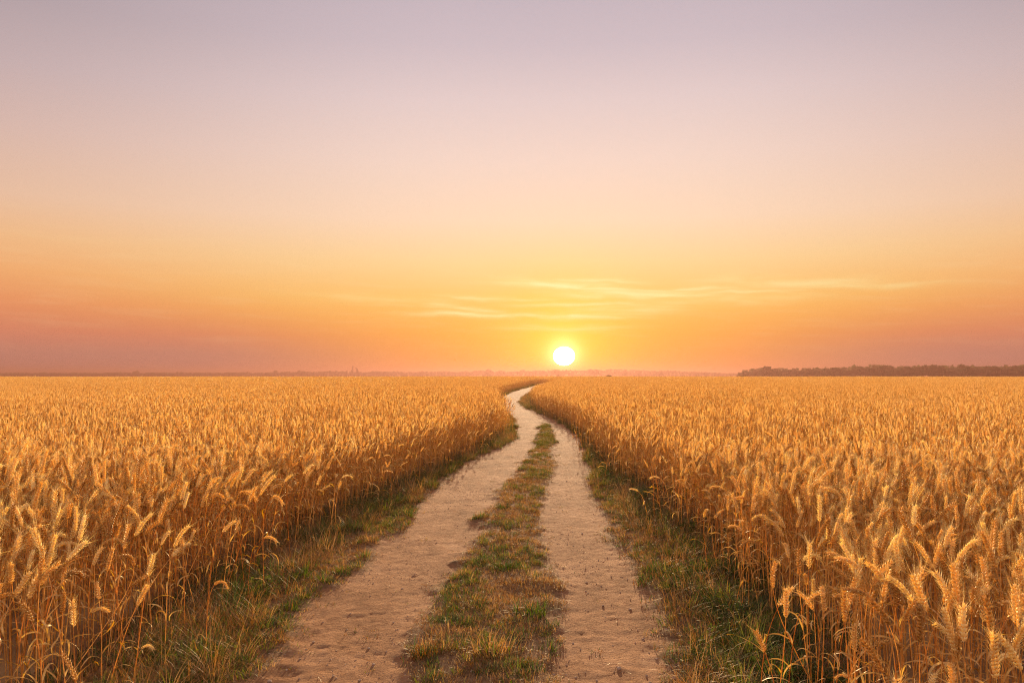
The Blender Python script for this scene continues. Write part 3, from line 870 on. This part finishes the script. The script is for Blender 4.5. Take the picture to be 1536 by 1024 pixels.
belt('forest', [1112, 1130, 1150, 1200, 1300, 1400, 1540, 1660], [562, 557, 555, 556, 553, 552, 552, 552], 650, 'hazy dark inner mass of the wood on the right horizon', 2.6)
for k, (px, py, lab) in enumerate([(1113, 562.5, 'low dark bush in the far field before the right wood'), (913, 562.5, 'tiny dark bush in the far field right of the sun')]):
    d = 300; x = (px-CX)/F*d; o = link('bush', CROWNS[k]); z0 = float(g(x, d)); o.location = (x, d, z0+.3); o.scale = (2.2, 1.5, 1.4); tag(o, lab, 'bush')

# ------------------------------------------------------------------ sun, lamp, sky, haze
sun_dir = np.array([math.sin(SUN_AZ)*math.cos(SUN_EL), math.cos(SUN_AZ)*math.cos(SUN_EL), math.sin(SUN_EL)])
m, t = nt('sun_light'); e = N(t, 'ShaderNodeEmission', i_Strength=6.0); e.inputs['Color'].default_value = (1, .93, .72, 1)
o_ = N(t, 'ShaderNodeOutputMaterial'); t.links.new(e.outputs[0], o_.inputs['Surface'])
import bmesh
bm = bmesh.new(); bmesh.ops.create_uvsphere(bm, u_segments=64, v_segments=32, radius=1); me = bpy.data.meshes.new('sun'); bm.to_mesh(me); bm.free(); me.materials.append(m)
for p in me.polygons: p.use_smooth = True
so = link('sun', me); D = 9000.0; so.location = tuple(sun_dir*D+np.array([0, 0, CAM_H])); rr = D*16.2/F; so.scale = (rr, rr, rr*.87)
tag(so, 'white glowing sun disc just above the horizon', 'sun')

ld = bpy.data.lights.new('sun_lamp', 'SUN'); ld.energy = 5.0; ld.angle = R(.5); ld.color = (1, .77, .46)
lo = bpy.data.objects.new('sun_lamp', ld); COL.objects.link(lo)
lamp_dir = (math.sin(SUN_AZ)*math.cos(LAMP_EL), math.cos(SUN_AZ)*math.cos(LAMP_EL), math.sin(LAMP_EL))
from mathutils import Vector
lo.rotation_euler = Vector(lamp_dir).to_track_quat('Z', 'Y').to_euler()

def build_world():
    w = bpy.data.worlds.new('World'); SC.world = w; w.use_nodes = True
    t = w.node_tree; t.nodes.clear(); L = t.links.new
    def M(op, a, b=None, c=None, clamp=False):
        n = t.nodes.new('ShaderNodeMath'); n.operation = op; n.use_clamp = clamp
        for i, v in enumerate((a, b, c)):
            if v is None: continue
            if isinstance(v, (int, float)): n.inputs[i].default_value = v
            else: L(v, n.inputs[i])
        return n.outputs[0]
    def mix(f, a, b):
        n = t.nodes.new('ShaderNodeMix'); n.data_type = 'RGBA'
        for i, v in ((0, f), (6, a), (7, b)):
            if isinstance(v, (int, float, tuple)): n.inputs[i].default_value = v
            else: L(v, n.inputs[i])
        return n.outputs[2]
    def mr(v, a, b, c=0, d=1, smooth=True):
        n = t.nodes.new('ShaderNodeMapRange'); n.interpolation_type = 'SMOOTHSTEP' if smooth else 'LINEAR'
        L(v, n.inputs[0])
        for i, q in enumerate((a, b, c, d)): n.inputs[i+1].default_value = q
        return n.outputs[0]
    tc = t.nodes.new('ShaderNodeTexCoord'); V = tc.outputs['Generated']
    sp = t.nodes.new('ShaderNodeSeparateXYZ'); L(V, sp.inputs[0]); x, y, z = sp.outputs
    el = M('MULTIPLY', M('ARCSINE', z), 180/math.pi)
    az = M('SUBTRACT', M('MULTIPLY', M('ARCTAN2', x, y), 180/math.pi), math.degrees(SUN_AZ))
    aaz = M('ABSOLUTE', az)
    tt = M('DIVIDE', el, 45.0, clamp=True)
    def rmp(st):
        n = ramp(t, [(e/45, lin(*c)) for e, c in st], 'EASE' if False else 'LINEAR'); L(tt, n.inputs[0]); return n.outputs[0]
    mid = rmp([(0, (255, 146, 20)), (1.2, (255, 156, 30)), (3, (255, 174, 58)), (5.5, (254, 198, 104)), (8, (254, 213, 150)), (11, (252, 217, 186)), (15, (243, 214, 199)), (19, (228, 205, 202)), (22.5, (208, 190, 195)), (27, (193, 178, 187)), (45, (160, 158, 184))])
    side = rmp([(0, (176, 126, 122)), (1.4, (190, 130, 115)), (2.8, (215, 131, 103)), (4.6, (234, 147, 99)), (6.5, (243, 172, 112)), (8.5, (241, 186, 134)), (11, (232, 190, 160)), (15, (214, 182, 171)), (18.5, (195, 172, 172)), (22, (177, 159, 163)), (45, (142, 140, 165))])
    back = rmp([(0, (190, 150, 140)), (6, (230, 190, 165)), (14, (232, 205, 190)), (45, (175, 170, 185))])
    back_fill = t.nodes.new('ShaderNodeVectorMath'); back_fill.operation = 'SCALE'; L(back, back_fill.inputs[0]); back_fill.inputs['Scale'].default_value = 1.4; back = back_fill.outputs[0]  # unseen sky behind the camera, brightened as added fill on camera-facing wheat
    lowf = mr(el, 1.0, 6.0); f1 = M('ADD', M('MULTIPLY', mr(aaz, 7, 43), lowf), M('MULTIPLY', mr(aaz, 2, 27), M('SUBTRACT', 1.0, lowf)))
    sky = mix(f1, mid, side)
    sky = mix(mr(aaz, 55, 130), sky, back)
    # glow round the sun
    cs = t.nodes.new('ShaderNodeVectorMath'); cs.operation = 'SUBTRACT'; L(V, cs.inputs[0]); cs.inputs[1].default_value = tuple(sun_dir)
    ln = t.nodes.new('ShaderNodeVectorMath'); ln.operation = 'LENGTH'; L(cs.outputs[0], ln.inputs[0])
    th = M('MULTIPLY', ln.outputs['Value'], 180/math.pi)
    g1 = M('EXPONENT', M('MULTIPLY', M('POWER', M('DIVIDE', th, 3.5), 1.4), -1.0))
    sky = mix(M('MULTIPLY', g1, .97), sky, (1.45, .84, .03, 1))
    g2 = M('EXPONENT', M('MULTIPLY', M('POWER', M('DIVIDE', th, .95), 1.7), -1.0))
    sky = mix(g2, sky, (2.6, 2.0, .75, 1))
    # thin cloud streaks above the sun: each a long soft bank at its own bearing and height
    cb = t.nodes.new('ShaderNodeCombineXYZ'); L(M('MULTIPLY', az, .10), cb.inputs[0]); L(M('MULTIPLY', M('ADD', el, M('MULTIPLY', az, .03)), 1.0), cb.inputs[1])
    no = t.nodes.new('ShaderNodeTexNoise'); no.inputs['Scale'].default_value = 1.9; no.inputs['Detail'].default_value = 6; no.inputs['Distortion'].default_value = .3; no.inputs['Roughness'].default_value = .6
    L(cb.outputs[0], no.inputs['Vector'])
    cb2 = t.nodes.new('ShaderNodeCombineXYZ'); L(M('MULTIPLY', az, .22), cb2.inputs[0]); L(M('MULTIPLY', el, .5), cb2.inputs[1])
    no2 = t.nodes.new('ShaderNodeTexNoise'); no2.inputs['Scale'].default_value = 1.0; no2.inputs['Detail'].default_value = 3; L(cb2.outputs[0], no2.inputs['Vector'])
    elw = M('ADD', el, M('MULTIPLY', M('SUBTRACT', no2.outputs['Fac'], .5), .9))
    tot = None
    for ca, ce, hl, th_, tilt, wgt in ((.4, 6.35, 4.6, .20, -.07, 1), (5.2, 5.75, 5.5, .24, -.02, .8), (-3.2, 4.3, 7.0, .13, -.02, .95), (-7.2, 4.85, 2.8, .14, -.08, .7), (15.5, 6.3, 5.5, .22, -.03, .5), (4.5, 4.7, 4.5, .30, .05, .45), (-14, 5.4, 5.5, .22, -.03, .25), (11, 5.2, 6, .25, .03, .4), (0, 3.35, 4.5, .16, 0, .4), (2.5, 6.75, 3.5, .09, -.03, .65), (8, 6.05, 4, .09, -.02, .65), (-5, 5.55, 4, .09, -.04, .5), (2, 5.1, 5, .11, 0, .6), (12.5, 5.75, 4, .09, 0, .55), (20, 5.9, 5, .14, -.02, .35)):
        da = M('SUBTRACT', az, ca); dq = M('DIVIDE', da, hl)
        de = M('DIVIDE', M('SUBTRACT', M('SUBTRACT', elw, ce), M('MULTIPLY', da, tilt)), th_*1.35)
        v = M('MULTIPLY', M('EXPONENT', M('MULTIPLY', M('ADD', M('POWER', M('ABSOLUTE', dq), 3.0), M('POWER', M('ABSOLUTE', de), 1.6)), -1.0)), wgt)
        tot = v if tot is None else M('MAXIMUM', tot, v)
    wis = mr(no.outputs['Fac'], .30, .62)
    sky = mix(M('MULTIPLY', M('MULTIPLY', tot, M('MULTIPLY_ADD', wis, .75, .25)), .95, clamp=True), sky, lin(255, 244, 172))
    # faint streaks elsewhere low in the sky
    win2 = M('MULTIPLY', mr(el, .8, 3), mr(el, 14, 6))
    sky = mix(M('MULTIPLY', M('MULTIPLY', mr(no.outputs['Fac'], .45, .8), win2), .12), sky, lin(255, 225, 170))
    bg = t.nodes.new('ShaderNodeBackground'); L(sky, bg.inputs[0]); bg.inputs[1].default_value = .405
    st = t.nodes.new('ShaderNodeTexSky'); st.sky_type = 'NISHITA'; st.sun_disc = False; st.sun_elevation = LAMP_EL; st.sun_rotation = SUN_AZ
    bn = t.nodes.new('ShaderNodeBackground'); L(st.outputs[0], bn.inputs[0]); bn.inputs[1].default_value = .0006
    ad = t.nodes.new('ShaderNodeAddShader'); L(bg.outputs[0], ad.inputs[0]); L(bn.outputs[0], ad.inputs[1])
    o = t.nodes.new('ShaderNodeOutputWorld'); L(ad.outputs[0], o.inputs['Surface'])
    w.cycles.sampling_method = 'MANUAL'; w.cycles.sample_map_resolution = 512
build_world()

# haze: one box of even, pale air round everything
def build_haze():
    m, t = nt('haze_air')
    def lobe(col, dens, an):
        v = N(t, 'ShaderNodeVolumePrincipled'); v.inputs['Color'].default_value = col; v.inputs['Density'].default_value = dens; v.inputs['Anisotropy'].default_value = an
        return v
    v1 = lobe((.25, .116, .118, 1), .00082, .1); v2 = lobe((1, .58, .06, 1), .000055, .75)
    ad = N(t, 'ShaderNodeAddShader'); t.links.new(v1.outputs[0], ad.inputs[0]); t.links.new(v2.outputs[0], ad.inputs[1])
    o = N(t, 'ShaderNodeOutputMaterial'); t.links.new(ad.outputs[0], o.inputs['Volume'])
    x, y0, y1, z0, z1 = 2620, -60, 2620, -1.3, 16.0
    V = [(-x, y0, z0), (x, y0, z0), (x, y1, z0), (-x, y1, z0), (-x, y0, z1), (x, y0, z1), (x, y1, z1), (-x, y1, z1)]
    Fc = [(0, 3, 2, 1), (4, 5, 6, 7), (0, 1, 5, 4), (1, 2, 6, 5), (2, 3, 7, 6), (3, 0, 4, 7)]
    me = bpy.data.meshes.new('haze'); me.from_pydata(V, [], Fc); me.materials.append(m)
    tag(link('haze', me), 'warm evening haze over the fields', 'haze', kind='stuff')
build_haze()

# ------------------------------------------------------------------ camera and render settings
cd = bpy.data.cameras.new('camera'); cam = bpy.data.objects.new('camera', cd); COL.objects.link(cam)
cam.location = (0, 0, CAM_H); cam.rotation_euler = (R(90), 0, 0)
cd.sensor_width = 36; cd.lens = F/1536*36; cd.shift_y = (YH-512)/1536; cd.clip_start = .05; cd.clip_end = 30000
SC.camera = cam
vs = SC.view_settings; vs.view_transform = 'Standard'; vs.look = 'None'; vs.gamma = 1; vs.exposure = 1.3; vs.use_curve_mapping = False
SC.render.engine = 'CYCLES'
cy = SC.cycles
cy.max_bounces = 8; cy.diffuse_bounces = 4; cy.glossy_bounces = 2; cy.transmission_bounces = 5; cy.transparent_max_bounces = 6; cy.volume_bounces = 1
cy.use_denoising = True; cy.denoiser = 'OPENIMAGEDENOISE'; cy.denoising_prefilter = 'NONE'; cy.filter_width = 1.1
cy.sample_clamp_indirect = 6
